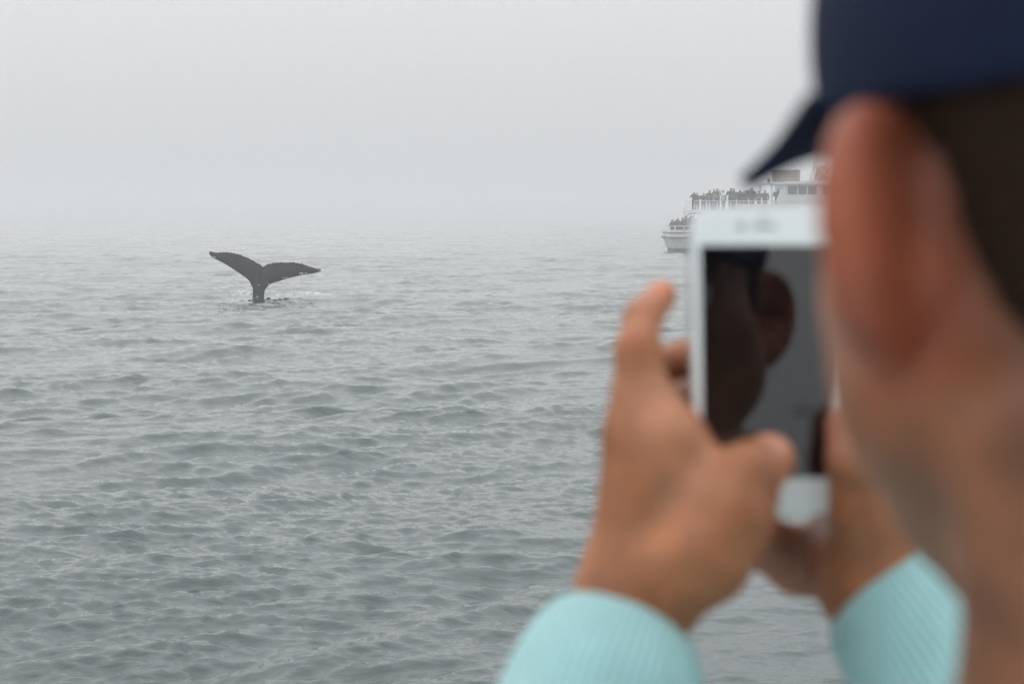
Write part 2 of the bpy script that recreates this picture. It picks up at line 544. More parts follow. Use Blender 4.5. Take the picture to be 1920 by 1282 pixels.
# ------------------------------------------------------------------ the whale
def whale():
    s = 230.0 / 1920 / (F / 68.0)       # metres for one pixel of the enlarged view the outline was read from
    left = [(862, 830), (772, 850), (776, 710), (745, 645), (700, 560), (600, 480), (480, 400), (360, 325), (250, 265), (150, 218), (95, 180), (70, 145), (78, 120), (100, 117), (150, 133), (235, 131), (320, 128), (400, 133), (470, 148), (540, 162), (620, 190), (700, 225), (780, 268), (850, 312), (890, 340), (918, 356)]
    right = [(940, 345), (985, 318), (1040, 302), (1120, 292), (1210, 286), (1300, 288), (1380, 286), (1460, 298), (1540, 315), (1620, 345), (1700, 372), (1760, 385), (1800, 388), (1808, 404), (1785, 430), (1720, 448), (1620, 465), (1500, 482), (1400, 505), (1280, 535), (1170, 572), (1080, 598), (1020, 625), (975, 670), (935, 720), (920, 780), (918, 845)]
    P = np.array(left + right, float)
    P[:, 0] = (P[:, 0] - 850) * s
    P[:, 1] = (855 - P[:, 1]) * s
    # rounder outline, then the small teeth of the trailing edge
    n = len(P)
    Q = []
    for i in range(n):
        a, b, c_, d = P[(i - 1) % n], P[i], P[(i + 1) % n], P[(i + 2) % n]
        for t in (0, .25, .5, .75):
            Q.append(0.5 * (2 * b + (c_ - a) * t + (2 * a - 5 * b + 4 * c_ - d) * t * t + (3 * b - a - 3 * c_ + d) * t ** 3))
    Q = np.array(Q)
    r = np.random.default_rng(4)
    for i in range(len(Q)):
        seg = i / 4.0
        if 14 <= seg <= 24 or 27 <= seg <= 35:
            Q[i, 1] += (0.012 if i % 3 == 0 else -0.008) + r.uniform(-0.012, 0.012)
    A = Q; Bq = np.roll(Q, -1, 0)

    def poly_sd(p):
        d = np.full(len(p), 1e9); ins = np.zeros(len(p), bool)
        for a, b in zip(A, Bq):
            ab = b - a; pa = p - a
            t = np.clip(pa @ ab / (ab @ ab + 1e-12), 0, 1)
            e = pa - t[:, None] * ab
            d = np.minimum(d, (e * e).sum(1))
            c1 = (a[1] > p[:, 1]) != (b[1] > p[:, 1])
            with np.errstate(divide='ignore', invalid='ignore'):
                xi = a[0] + (p[:, 1] - a[1]) / (b[1] - a[1] + 1e-12) * ab[0]
            ins ^= c1 & (p[:, 0] < xi)
        return np.where(ins, -1, 1) * np.sqrt(d)

    def f(p):
        d2 = poly_sd(p[:, [0, 2]]) - 0.012
        y = p[:, 1] - 0.05 * p[:, 0] ** 2 - 0.10 * (p[:, 2] - 1.0) * (p[:, 2] > 1.0)
        inside = np.maximum(-d2, 0)
        T = 0.03 + 0.33 * (1 - np.exp(-inside / 0.42)) * 0.55
        fl = np.where(d2 > 0, np.hypot(d2, np.maximum(np.abs(y) - 0.03, 0)), np.maximum(np.abs(y) - T, d2 * 1.0))
        fl = np.where(d2 > 0, fl, fl * 0.7)
        st = s_chain(p, [((0.02, 0.06, 1.25), 0.06), ((0, 0.04, 0.7), 0.17), ((-0.0, 0.02, 0.3), 0.165), ((-0.01, 0.0, -0.1), 0.175), ((0, -0.25, -1.6), 0.5)], 0.1)
        keel = s_chain(p, [((0.04, -0.11, 1.35), 0.012), ((0.03, -0.17, 0.75), 0.03), ((0.0, -0.19, 0.3), 0.04), ((-0.02, -0.2, -0.2), 0.05)], 0.02)
        fl = np.where(p[:, 2] < 0.0, 1.0, fl)
        return smin(smin(fl, st, 0.12), keel, 0.07)

    root = empty("whale", WHALE)
    tag(root, "dark grey whale tail with spread flukes rising from the sea", "whale")
    V, Qd = nets(f, (-2.6, -0.75, -2.2), (2.7, 0.75, 2.2), 0.022)
    mesh_np("body", V, Qd, M['whale'], root)
    # pale barnacles along the leading edges
    r = np.random.default_rng(2)
    spots = [(150, 205, .03), (170, 196, .02), (132, 192, .02), (1492, 450, .03), (1523, 451, .05), (1575, 455, .03), (1600, 455, .025), (1240, 522, .03), (1275, 520, .03), (1300, 518, .02), (862, 630, .03), (842, 815, .03), (1010, 620, .035), (1020, 628, .03), (1778, 400, .025), (1765, 378, .022)]
    for x, z, rad in spots:
        cx, cz = (x - 850) * s, (855 - z) * s
        # walk from the front until the surface is met
        ys = np.linspace(-0.75, 0.75, 400)
        fv = f(np.stack([np.full(400, cx), ys, np.full(400, cz)], 1))
        hit = np.argmax(fv < 0.004)
        if fv[hit] >= 0.02: continue
        b = MB()
        nseg = 7
        rim = [(cx + rad * 1.3 * math.cos(t) * r.uniform(.8, 1.2), ys[hit] + 0.01, cz + rad * math.sin(t) * r.uniform(.8, 1.2)) for t in np.linspace(0, 2 * math.pi, nseg, endpoint=False)]
        b.add(rim + [(cx, ys[hit] - 0.02, cz)], [(i, (i + 1) % nseg, nseg) for i in range(nseg)] + [tuple(range(nseg - 1, -1, -1))])
        b.build("barnacle", M['barnacle'], root)


whale()


# ------------------------------------------------------------------ the other boat
PXM = 21.0
BD = F / PXM
BOAT = at(1250, 472, BD)
BOAT[2] = 0.0
BROT = math.radians(4)


def boat_pt(x, y, z):
    c, s = math.cos(BROT), math.sin(BROT)
    return (BOAT[0] + c * x - s * y, BOAT[1] + s * x + c * y, z)


def boat():
    root = empty("tour_boat", BOAT, BROT)
    tag(root, "white double-deck sightseeing boat crowded with passengers in the fog", "boat")
    LEN = 25.0

    def half(u, z):
        t = max(u, 0) / LEN
        b = 2.9 * min(1.0, 0.80 + 0.25 * math.sqrt(t * 8)) if t < 0.6 else 2.9 * (1 - ((t - 0.6) / 0.4) ** 2.2)
        return max(b, 0.02) * (0.82 + 0.18 * min(1, max(0, (z + 0.6) / 1.9)))

    def shell(name, z0, z1, m, grow=0.0, top=False, rows=3):
        us = [0.0, 0.15, 0.5, 1, 2, 4, 6, 9, 12, 15, 17, 19, 21, 22.5, 23.7, 24.5, LEN]
        V, Fs = [], []
        zs = [z0 + (z1 - z0) * i / (rows - 1) for i in range(rows)]
        for z in zs:
            rake = 0.48 * max(0, (1.25 - z)) / 1.25          # the end slopes in towards the water
            bowr = 2.2 * max(0, (1.9 - z)) / 1.9
            for sgn in (-1, 1):
                for u in us:
                    uu = rake + (LEN - bowr - rake) * u / LEN - grow * (1 if u == 0 else 0) + grow * (1 if u == LEN else 0)
                    V.append((uu, sgn * (half(u, z) + grow), z))
        k = len(us)
        for i in range(rows - 1):
            o = i * 2 * k; p = o + 2 * k
            for j in range(k - 1):
                Fs.append((o + j, o + j + 1, p + j + 1, p + j))
                Fs.append((o + k + j + 1, o + k + j, p + k + j, p + k + j + 1))
            Fs.append((o + k, o, p, p + k))
            Fs.append((o + k - 1, o + 2 * k - 1, p + 2 * k - 1, p + k - 1))
        o = (rows - 1) * 2 * k
        for j in range(k - 1):
            Fs.append((o + j, o + j + 1, o + k + j + 1, o + k + j))
            Fs.append((j, k + j, k + j + 1, j + 1))
        return mesh_np(name, V, Fs, m, root, False)

    shell("boot_stripe", -0.7, 0.36, M['boot'])
    shell("hull", 0.36, 1.25, M['hull'])
    shell("hull_moulding", 0.56, 0.68, M['house'], 0.03, rows=2)
    shell("rub_rail", 1.25, 1.36, M['rubber'], 0.14, rows=2)
    shell("bulwark", 1.36, 1.98, M['house'], rows=2)
    shell("bulwark_stripe", 1.66, 1.76, M['rubber'], 0.03, rows=2)
    for u in (0.35, 1.1, 1.9, 2.9, 4.0):
        MB().box(u - .035, u + .035, -half(u, 2) + .02, -half(u, 2) + .1, 1.98, 2.32).build("rail_post", M['rail'], root)
    MB().tube((0.1, -2.4, 2.32), (8, -2.85, 2.32), 0.03).build("lower_rail", M['rail'], root)
    MB().tube((0.1, -2.4, 2.32), (0.1, 2.4, 2.32), 0.03).build("lower_rail", M['rail'], root)
    # main cabin under the upper deck
    cab = MB().plan([(3.2, -2.5), (20, -2.5), (21.5, -1.2), (21.5, 1.2), (20, 2.5), (3.2, 2.5)], 1.98, 3.5).build("main_cabin", M['house'], root)
    for i in range(11):
        u = 4.0 + i * 1.45
        w = MB().box(u, u + 1.1, -2.54, -2.503, 2.45, 3.15).build("window", M['pane'], cab)
    MB().plan([(2.0, -2.8), (20.5, -2.8), (22, -1.4), (22, 1.4), (20.5, 2.8), (2.0, 2.8)], 3.5, 3.72).build("upper_deck", M['house'], root)
    MB().path([(1.3, -2.7, 3.2), (1.55, -2.7, 3.38), (2.0, -2.7, 3.43), (2.6, -2.7, 3.43)], 0.05).build("canopy_frame", M['black'], root)
    for y in (-2.6, 2.6):
        MB().tube((1.75, y, 1.98), (2.1, y, 3.5), 0.05).build("canopy_post", M['rail'], root)
        MB().tube((1.9, y, 3.5), (2.15, y, 4.15), 0.03).build("stay", M['rail'], root)
    # railing of the upper deck
    for z, rad in ((4.5, .04), (4.25, .02), (4.05, .02), (3.88, .02)):
        MB().path([(2.05, 2.7, z), (2.05, -2.7, z), (10.2, -2.7, z)], rad).build("upper_rail", M['rail'], root)
    for i in range(9):
        u = 2.05 + i
        MB().tube((u, -2.7, 3.72), (u, -2.7, 4.5), 0.022).build("rail_post", M['rail'], root)
    MB().box(5.6, 10.0, -2.66, -2.63, 3.75, 4.2).build("rail_cloth", M['house'], root)
    # wheelhouse
    wh = MB().plan([(10.2, -2.3), (17.8, -2.3), (18.8, -1.2), (18.8, 1.2), (17.8, 2.3), (10.2, 2.3)], 3.72, 6.05).build("wheelhouse", M['house'], root)
    for u0, u1 in ((10.4, 11.2), (11.32, 12.05), (12.2, 12.95), (13.5, 14.2), (14.4, 15.0), (15.3, 16.2), (16.4, 17.3)):
        MB().box(u0, u1, -2.34, -2.303, 5.1, 5.85).build("window", M['pane'], wh)
    MB().prism([(9.55, 3.72), (10.2, 3.72), (10.25, 6.0), (9.95, 6.0), (9.6, 5.2), (9.35, 4.6)], -2.42, -2.30).build("side_pillar", M['house'], root)
    MB().box(10.3, 18.2, -2.42, -2.35, 4.42, 4.5).build("hand_rail", M['rail'], root)
    MB().prism([(8.6, 6.0), (18.9, 6.05), (19.2, 6.2), (16, 6.42), (12, 6.3), (8.6, 6.12)], -2.75, 2.75).build("wheelhouse_roof", M['house'], root)
    MB().tube((8.95, -2.4, 3.72), (8.9, -2.4, 6.0), 0.09).build("roof_post", M['rail'], root)
    MB().tube((8.95, 2.4, 3.72), (8.9, 2.4, 6.0), 0.09).build("roof_post", M['rail'], root)
    sp = MB().tube((8.55, -2.5, 6.3), (8.75, -2.5, 6.3), 0.22, 0.12, n=12).box(8.60, 8.72, -2.56, -2.44, 5.98, 6.3).build("loudspeaker", M['black'], root)
    # life float boxes in slats on the roof
    lf = empty("life_float", (10.4, -1.4, 6.2), 0, root)
    for i in range(4):
        z = 0.02 + i * 0.265
        MB().box(-1.18, 1.18, -0.5, 0.5, z, z + 0.235).build("slat", M['crate'], lf, bevel=0.03)
    for u in (-1.0, 0.85):
        MB().box(u, u + 0.1, -0.54, 0.54, 0.0, 1.08).build("strap", M['redbrown'], lf)
    # lattice mast
    ma = empty("mast", (14.0, 0, 6.25), 0, root)
    b0, t0, hh = 0.95, 0.28, 3.3
    legs = [((sx * b0, sy * .6, 0), (sx * t0, sy * .2, hh)) for sx in (-1, 1) for sy in (-1, 1)]
    for a, b in legs:
        MB().tube(a, b, 0.06).build("mast_leg", M['rail'], ma)
    for z0, z1 in ((0, 1.5), (1.5, 2.5), (2.5, 3.3)):
        for sy in (-1, 1):
            f0, f1 = z0 / hh, z1 / hh
            xa, xb = b0 + (t0 - b0) * f0, b0 + (t0 - b0) * f1
            ya, yb = sy * (.6 - .4 * f0), sy * (.6 - .4 * f1)
            MB().tube((-xa, ya, z0), (xb, yb, z1), 0.035).tube((xa, ya, z0), (-xb, yb, z1), 0.035).tube((-xb, yb, z1), (xb, yb, z1), 0.04).build("mast_brace", M['rail'], ma)
    MB().box(-0.7, 0.5, -0.4, 0.4, 0.05, 1.4).build("locker", M['redbrown'], ma, bevel=0.03)
    MB().box(-0.6, 0.6, -0.12, 0.12, 3.3, 3.5).tube((0, 0, 3.2), (0, 0, 3.35), 0.12).build("radar", M['black'], ma)
    MB().tube((0.1, 0, 3.4), (0.1, 0, 4.6), 0.03).build("antenna", M['rail'], ma)
    MB().path([(-2.2, -1.8, 0.1), (-2.2, -1.8, 0.55), (-1.5, -1.8, 0.55), (-1.5, -1.8, 0.1)], 0.025).build("roof_rail", M['rail'], ma)


boat()


# passengers on it: each one a figure of its own
def passenger_field(pose):
    def f(p):
        q = np.array(p); q[:, 0] = np.abs(q[:, 0])
        leg = s_chain(q, [((0.09, 0, 0.92), .095), ((0.1, 0.01, 0.5), .07), ((0.1, -0.01, 0.07), .05)], .03)
        foot = s_cone(q, (0.1, -0.02, 0.045), (0.12, 0.13, 0.035), .045, .04)
        tor = smin(s_ell(p, (0, 0, 1.02), (.165, .115, .16)), s_ell(p, (0, 0, 1.27), (.20, .125, .22)), .08)
        hood = s_ell(p, (0, -0.02, 1.44), (.13, .10, .07))
        head = smin(s_ell(p, (0, 0.015, 1.63), (.082, .1, .12)), s_cone(p, (0, 0, 1.45), (0, 0.01, 1.58), .06, .055), .03)
        d = smin(smin(smin(leg, foot, .03), smin(tor, hood, .05), .08), head, .03)
        arms = {
            'rail': [[(-.21, 0, 1.42), (-.27, .08, 1.16), (-.2, .32, 1.1)], [(.21, 0, 1.42), (.27, .08, 1.16), (.2, .32, 1.1)]],
            'look': [[(-.21, 0, 1.42), (-.3, .16, 1.28), (-.07, .2, 1.58)], [(.21, 0, 1.42), (.3, .16, 1.28), (.07, .2, 1.58)]],
            'raise': [[(-.21, 0, 1.42), (-.3, .1, 1.62), (-.22, .16, 1.88)], [(.21, 0, 1.42), (.27, .08, 1.16), (.15, .28, 1.15)]],
            'hang': [[(-.21, 0, 1.42), (-.27, .0, 1.15), (-.25, .06, .88)], [(.21, 0, 1.42), (.28, .0, 1.16), (.12, .2, 1.1)]],
        }[pose]
        for a in arms:
            d = smin(d, s_chain(p, [(a[0], .07), (a[1], .055), (a[2], .042)], .03), .04)
        return d
    return f


PMESH = {}
for pose in ('rail', 'look', 'raise', 'hang'):
    PMESH[pose] = nets(passenger_field(pose), (-.45, -.3, -.06), (.45, .48, 2.0), 0.028)


def passenger(px, head_y, floor, y, pose, coat, legs, hair, face, label, group, turn=None):
    """px, head_y: where the top of the head shows in the photograph; y: how far across the deck"""
    x = (px - 1250) / PXM
    H = (472 - head_y) / PXM - floor
    s = max(0.86, min(1.12, H / 1.75))
    V, Q = PMESH[pose]
    cols = np.tile(np.array(coat), (len(V), 1))
    cols[V[:, 2] < 0.9] = legs
    cols[V[:, 2] < 0.09] = (.03, .03, .03)
    hd = (V[:, 2] > 1.50) & (np.abs(V[:, 0]) < 0.12) & (V[:, 1] < 0.16)
    cols[hd] = face
    cols[hd & ((V[:, 2] > 1.68) | (V[:, 1] < 0.0))] = hair
    hand = ((np.abs(V[:, 1]) > .26) & (V[:, 2] > 1.0) & (V[:, 2] < 1.3)) | (V[:, 2] > 1.8)
    cols[hand] = face
    o = mesh_np("person", V, Q, M['cloth'], None, cols=cols)
    o.location = boat_pt(x, y, floor)
    o.rotation_euler = (0, 0, BROT + (turn if turn is not None else math.radians(random.uniform(95, 200))))
    o.scale = (s * 1.28, s * 1.15, s)
    tag(o, label, "person", group)


random.seed(5)
dk1, dk2, gy, nv, br = (.02, .021, .025), (.035, .035, .04), (.07, .07, .075), (.025, .03, .06), (.06, .045, .035)
wh_, ye, te = (.6, .6, .66), (.35, .33, .16), (.10, .12, .14)
fc, hrd, hrl = (.42, .25, .18), (.02, .015, .012), (.12, .08, .05)
UP = "passengers along the upper deck rail"
LO = "passengers crowded on the lower stern deck"
U = 3.72
ups = [
    (1293, 361, -2.3, 'look', gy, dk1, hrd, "passenger in grey coat at the corner of the upper deck, leftmost up there"),
    (1300, 367, -1.9, 'rail', gy, dk2, hrd, "shorter grey passenger close beside the leftmost one on the upper deck"),
    (1311, 365, -2.2, 'rail', dk2, dk2, hrd, "dark passenger standing alone after the corner pair of the upper deck"),
    (1322, 357, -2.2, 'raise', gy, dk1, hrd, "grey passenger on the upper deck holding one arm up high"),
    (1329, 361, -2.0, 'look', ye, te, hrl, "passenger in pale yellow jacket between grey neighbours on the upper deck"),
    (1339, 354, -1.5, 'look', gy, nv, hrd, "taller grey passenger behind the white shirt on the upper deck"),
    (1347, 357, -2.3, 'look', wh_, br, hrd, "passenger in white shirt with arms up at the upper rail"),
    (1362, 352, -2.2, 'rail', dk2, dk1, hrd, "tall dark passenger right after the gap beside the white shirt"),
    (1369, 354, -1.7, 'hang', gy, dk1, hrd, "grey passenger shoulder to shoulder right of the tall dark one"),
    (1379, 357, -2.2, 'look', dk1, dk1, hrd, "dark passenger on the upper deck left of the cap brim's tip"),
    (1387, 358, -2.0, 'rail', dk1, dk1, hrd, "dark passenger just under the cap brim's tip"),
    (1394, 356, -1.5, 'rail', dk2, dk1, hrd, "dark passenger in the second row right of the brim's tip"),
    (1401, 351, -2.2, 'look', dk1, dk1, hrd, "passenger in black hood, darkest and tallest of the right crowd"),
    (1414, 358, -2.2, 'rail', gy, dk2, hrd, "grey passenger between the black hood and the roof post"),
    (1426, 357, -2.1, 'hang', gy, dk2, hrl, "passenger beside the roof post at the end of the rail"),
    (1316, 366, -0.8, 'hang', dk1, dk1, hrd, "short dark passenger in the back row left of the raised arm"),
    (1334, 362, -0.6, 'rail', nv, dk1, hrd, "navy-clad passenger in the back row beside the yellow jacket"),
    (1355, 363, -0.6, 'hang', gy, dk1, hrl, "short grey passenger in the gap right of the white shirt"),
    (1374, 361, -0.5, 'rail', nv, dk1, hrd, "navy-clad passenger in the back row left of the brim's tip"),
    (1383, 362, -0.9, 'hang', gy, dk1, hrd, "grey passenger in the back row squeezed between two dark ones"),
    (1407, 360, -1.0, 'hang', dk1, dk1, hrd, "dark passenger in the back row half hidden by the black hood"),
    (1420, 362, -0.8, 'look', dk2, dk1, hrd, "small dark passenger in the back row near the roof post"),
    (1451, 354, -1.9, 'hang', dk2, dk2, hrd, "passenger under the wheelhouse roof overhang by the white pillar"),
]
for px, hy, y, pose, coat, legs, hair, lab in ups:
    passenger(px, hy, U, y, pose, coat, legs, hair, fc, lab, UP)
los = [
    (1257, 411, -1.2, 'rail', dk2, dk1, hrd, "dark passenger at the very end of the lower deck"),
    (1265, 409, -1.6, 'look', gy, dk1, hrd, "second passenger from the end of the lower deck, in grey"),
    (1275, 408, -1.4, 'hang', dk2, dk1, hrd, "third passenger from the end of the lower deck"),
    (1283, 405, -1.0, 'rail', dk1, dk1, hrd, "black-clad passenger in the middle of the lower deck crowd"),
    (1289, 403, -1.7, 'look', dk2, dk1, hrl, "brown-haired passenger under the canopy edge of the lower deck"),
    (1260, 413, 0.2, 'hang', dk1, dk1, hrd, "dark passenger in the back row at the end of the lower deck"),
    (1270, 412, 0.4, 'rail', dk2, dk1, hrd, "passenger in the back row of the lower deck, between the grey one and the third"),
    (1280, 411, 0.3, 'look', gy, dk1, hrd, "grey passenger in the back row of the lower deck's middle"),
    (1286, 409, 0.4, 'hang', dk1, dk1, hrd, "dark passenger in the back row under the canopy edge"),
    (1293, 408, 0.2, 'rail', dk2, dk1, hrd, "passenger in the back row of the lower deck nearest the phone"),
    (1296, 404, -1.2, 'rail', dk1, dk1, hrd, "passenger on the lower deck next to the phone's top left corner"),
]
for px, hy, y, pose, coat, legs, hair, lab in los:
    passenger(px, hy, 1.32, y, pose, coat, legs, hair, fc, lab, LO)


# ------------------------------------------------------------------ the man with the phone
person = empty("person", (0.2, 0.40, DECK))
tag(person, "person in navy cap and mint sweater holding up a phone, seen from behind", "person")

HEAD = at(1805, 445, 0.44)                    # the middle of the head between the ears
HEAD[0] = 0.1672
YAW = math.radians(16)                         # turned a little to the left, towards the phone
HP = math.radians(-3)
cyw, syw = math.cos(YAW), math.sin(YAW)
Rz = np.array(((cyw, -syw, 0), (syw, cyw, 0), (0, 0, 1)))
Rx = np.array(((1, 0, 0), (0, math.cos(HP), -math.sin(HP)), (0, math.sin(HP), math.cos(HP))))
RH = Rz @ Rx


def to_head(P):
    return (P - HEAD) @ RH


def from_head(p):
    return HEAD + RH @ np.asarray(p, float)


def ear_field(h, sgn):
    """h: points in head space; sgn -1 is the left ear"""
    q = np.array(h); q[:, 0] *= sgn
    al = math.radians(52)
    e1 = np.array((math.sin(al), -math.cos(al), 0.0))        # outwards and back
    e3 = np.array((math.cos(al), math.sin(al), 0.0))         # away from the skull
    root = np.array((0.0755, 0.006, 0.0))
    tilt = math.radians(12)
    up = np.array((0, 0, 1.0)) * math.cos(tilt) + e1 * math.sin(tilt) * 0.6
    up = up / np.linalg.norm(up)
    d = None
    pts = []
    for t in np.linspace(-0.35, 1.0, 13) * math.pi:
        # ear outline from the lobe round the back to the top front
        w = 0.0305 if t < 1.4 else 0.0305
        x = 0.013 + 0.0185 * math.cos(t - 0.25)
        z = 0.0015 + 0.0255 * math.sin(t - 0.25)
        pts.append(root + e1 * x + up * z)
    for a, b in zip(pts[:-1], pts[1:]):
        e = s_cone(q, a, b, 0.0042, 0.0042)
        d = e if d is None else smin(d, e, 0.004)
    c0 = root + e1 * 0.013 + up * 0.0015 - e3 * 0.003
    rel = q - c0
    loc = np.stack([rel @ e1, rel @ up, rel @ e3], 1)
    plate = s_ell(loc, (0, 0, -0.001), (0.0195, 0.0265, 0.0062))
    d = smin(d, plate, 0.006)
    d = smin(d, s_ell(q, root + e1 * 0.011 - up * 0.021, (0.0085, 0.0095, 0.011)), 0.008)
    d = smax(d, -s_ell(q, c0 + e3 * 0.009, (0.012, 0.014, 0.0085)), 0.004)
    stem = s_cone(q, root + e1 * 0.004 + up * .012 - e3 * 0.012, root + e1 * 0.006 - up * .012 - e3 * 0.012, 0.008, 0.007)
    return smin(d, stem, 0.007)


def head_field(P):
    h = to_head(P)
    a = np.array(h); a[:, 0] = np.abs(a[:, 0])
    d = s_ell(h, (0, -0.008, 0.045), (.0765, .098, .088))
    d = smin(d, s_ell(h, (0, .035, -.018), (.063, .061, .083)), .03)
    d = smin(d, s_ell(a, (.0600, .024, -.030), (.018, .033, .030)), .02)
    d = smin(d, s_cone(a, (.053, .012, -.038), (.009, .076, -.088), .016, .012), .03)
    d = smin(d, s_ell(h, (0, .028, -.055), (.052, .052, .042)), .02)
    d = smin(d, s_ell(a, (.048, .055, -.010), (.018, .02, .016)), .02)
    d = smin(d, s_cone(a, (0, .088, .03), (.038, .080, .028), .012, .011), .014)
    d = smax(d, -s_ell(a, (.031, .101, .011), (.016, .014, .011)), .012)
    d = smin(d, s_cone(h, (0, .092, .018), (0, .116, -.026), .006, .0095), .010)
    d = smin(d, s_ell(a, (.011, .104, -.030), (.008, .010, .007)), .006)
    d = smin(d, s_cone(a, (0, .0965, -.0545), (.018, .089, -.057), .005, .0035), .005)
    d = smin(d, s_cone(a, (0, .0955, -.0645), (.015, .089, -.062), .006, .0035), .005)
    d = smin(d, s_ell(h, (0, .080, -.091), (.017, .013, .013)), .014)
    d = smin(d, s_chain(h, [((0, -.015, -.045), .054), ((0, -.028, -.12), .053), ((0, -.045, -.20), .062)], .02), .030)
    d = smin(d, s_cone(a, (.058, -.028, -.045), (.030, .03, -.175), .014, .012), .02)
    for s in (-1, 1):
        d = smin(d, ear_field(h, s), .005)
    return d


def J(*a):
    return [(at(x, y, dd), r) for x, y, dd, r in a]


EL_L = at(700, 2150, 0.64)
EL_R = at(2330, 2150, 0.64)
SH_L = CAM + np.array((-.03, .40, -.205))
SH_R = CAM + np.array((.375, .40, -.205))
WR_L = J((1195, 1135, .768, .0235))[0]
WR_R = J((1650, 1090, .800, .0235))[0]

L_THUMB = J((1262, 1075, .760, .021), (1318, 1040, .756, .0205), (1378, 960, .752, .0162), (1404, 888, .755, .0128), (1441, 862, .7695, .0118))
L_INDEX = J((1192, 815, .775, .0140), (1196, 655, .772, .0094), (1203, 598, .786, .0080), (1241, 553, .796, .0072))
L_MID = J((1212, 800, .798, .0130), (1218, 690, .822, .0096), (1290, 672, .826, .0084), (1365, 676, .8065, .0076))
L_RING = J((1235, 825, .820, .0125), (1240, 757, .846, .0094), (1305, 745, .842, .0082), (1370, 750, .8065, .0075))
L_PINK = J((1262, 865, .836, .0115), (1285, 845, .852, .0084), (1335, 835, .846, .0074), (1385, 840, .8065, .0066))
L_META = [J((1180, 1085, .765, .0185), (1192, 815, .775, .0140)), J((1195, 1085, .780, .0180), (1212, 800, .798, .0132)),
          J((1215, 1085, .792, .0175), (1235, 825, .820, .0125)), J((1232, 1085, .800, .0165), (1262, 865, .836, .0115))]
L_WEB = J((1222, 735, .774, .0090), (1258, 830, .769, .0150), (1300, 930, .765, .0185))

R_THUMB = J((1650, 1040, .790, .021), (1628, 950, .780, .0160), (1606, 870, .776, .0120), (1592, 800, .779, .0105))
R_INDEX = J((1632, 880, .805, .0138), (1622, 760, .835, .0094), (1550, 720, .830, .0082), (1490, 715, .8065, .0074))
R_MID = J((1612, 900, .825, .0130), (1600, 800, .856, .0096), (1530, 780, .840, .0084), (1470, 785, .8065, .0076))
R_RING = J((1590, 950, .840, .0125), (1560, 870, .862, .0094), (1500, 850, .845, .0082), (1450, 855, .8065, .0074))
R_PINK = J((1562, 1052, .832, .0190), (1497, 1050, .836, .0155), (1447, 1024, .830, .0122), (1416, 996, .820, .0100))
R_META = [J((1655, 1060, .800, .018), (1632, 880, .805, .0138)), J((1645, 1065, .808, .018), (1612, 900, .825, .0130)),
          J((1630, 1075, .812, .018), (1590, 950, .840, .0125)), J((1625, 1085, .812, .0185), (1560, 1030, .832, .0160))]


def hand_field(P, wrist, elbow, thumb, fingers, metas, web):
    d = s_cone(P, wrist[0], elbow, wrist[1], 0.036)
    pm = None
    for m in metas:
        e = s_cone(P, m[0][0], m[1][0], m[0][1], m[1][1])
        pm = e if pm is None else smin(pm, e, .012)
    d = smin(d, pm, .022)
    if web is not None:
        d = smin(d, s_chain(P, web, .01), .014)
    d = smin(d, s_chain(P, thumb, .007), .010)
    for c in fingers:
        d = smin(d, s_chain(P, c, .006), .006)
    return d


def body_field(P):
    d = head_field(P)
    d = smin(d, hand_field(P, WR_L, EL_L, L_THUMB, (L_INDEX, L_MID, L_RING, L_PINK), L_META, L_WEB), .006)
    d2 = hand_field(P, WR_R, EL_R, R_THUMB, (R_INDEX, R_MID, R_RING, R_PINK), R_META, None)
    d = np.minimum(d, d2)
    for sh, el in ((SH_L, EL_L), (SH_R, EL_R)):
        d = smin(d, s_cone(P, sh, el, .05, .037), .02)
    mid = (SH_L + SH_R) / 2
    d = smin(d, s_ell(P, mid + np.array((0, 0, -.06)), (.175, .09, .12)), .06)
    d = smin(d, s_ell(P, mid + np.array((0, 0.0, -.2)), (.15, .10, .16)), .06)
    return d


# short dark hair below the cap
rh = np.random.default_rng(3)


def hair_field(P):
    h = to_head(P)
    d = s_ell(h, (0, -0.009, 0.045), (.0785, .1005, .090))
    d = smin(d, s_chain(h, [((0, -.030, -.03), .054), ((0, -.040, -.085), .055)], .02), .035)
    ax = np.abs(h[:, 0])
    # hairline: leaves the cap above the ear, drops behind it and slants back to the nape
    line = np.where(h[:, 2] > 0.0, 0.008 - 0.42 * (0.035 - h[:, 2]), -0.0067 - 0.55 * (0.0 - h[:, 2]))
    d = smax(d, h[:, 1] - line, .010)
    wob = 0.0012 * np.sin(h[:, 2] * 900 + h[:, 0] * 400) * np.sin(h[:, 0] * 700 + h[:, 1] * 500)
    d = smax(d, -(h[:, 2] + 0.100), .012)
    return d + wob




def hexd(P, a, b):
    return s_cone(P, a, b, 0, 0)


HB = 0.0027
V, Q = nets(body_field, CAM + np.array((-.16, .25, -.56)), CAM + np.array((.50, .93, .17)), HB)
base = np.array((0.315, 0.114, 0.045))
cols = np.tile(base, (len(V), 1))


def blend(mask, col):
    global cols
    m = np.clip(mask, 0, 1)[:, None]
    cols = cols * (1 - m) + np.array(col) * m


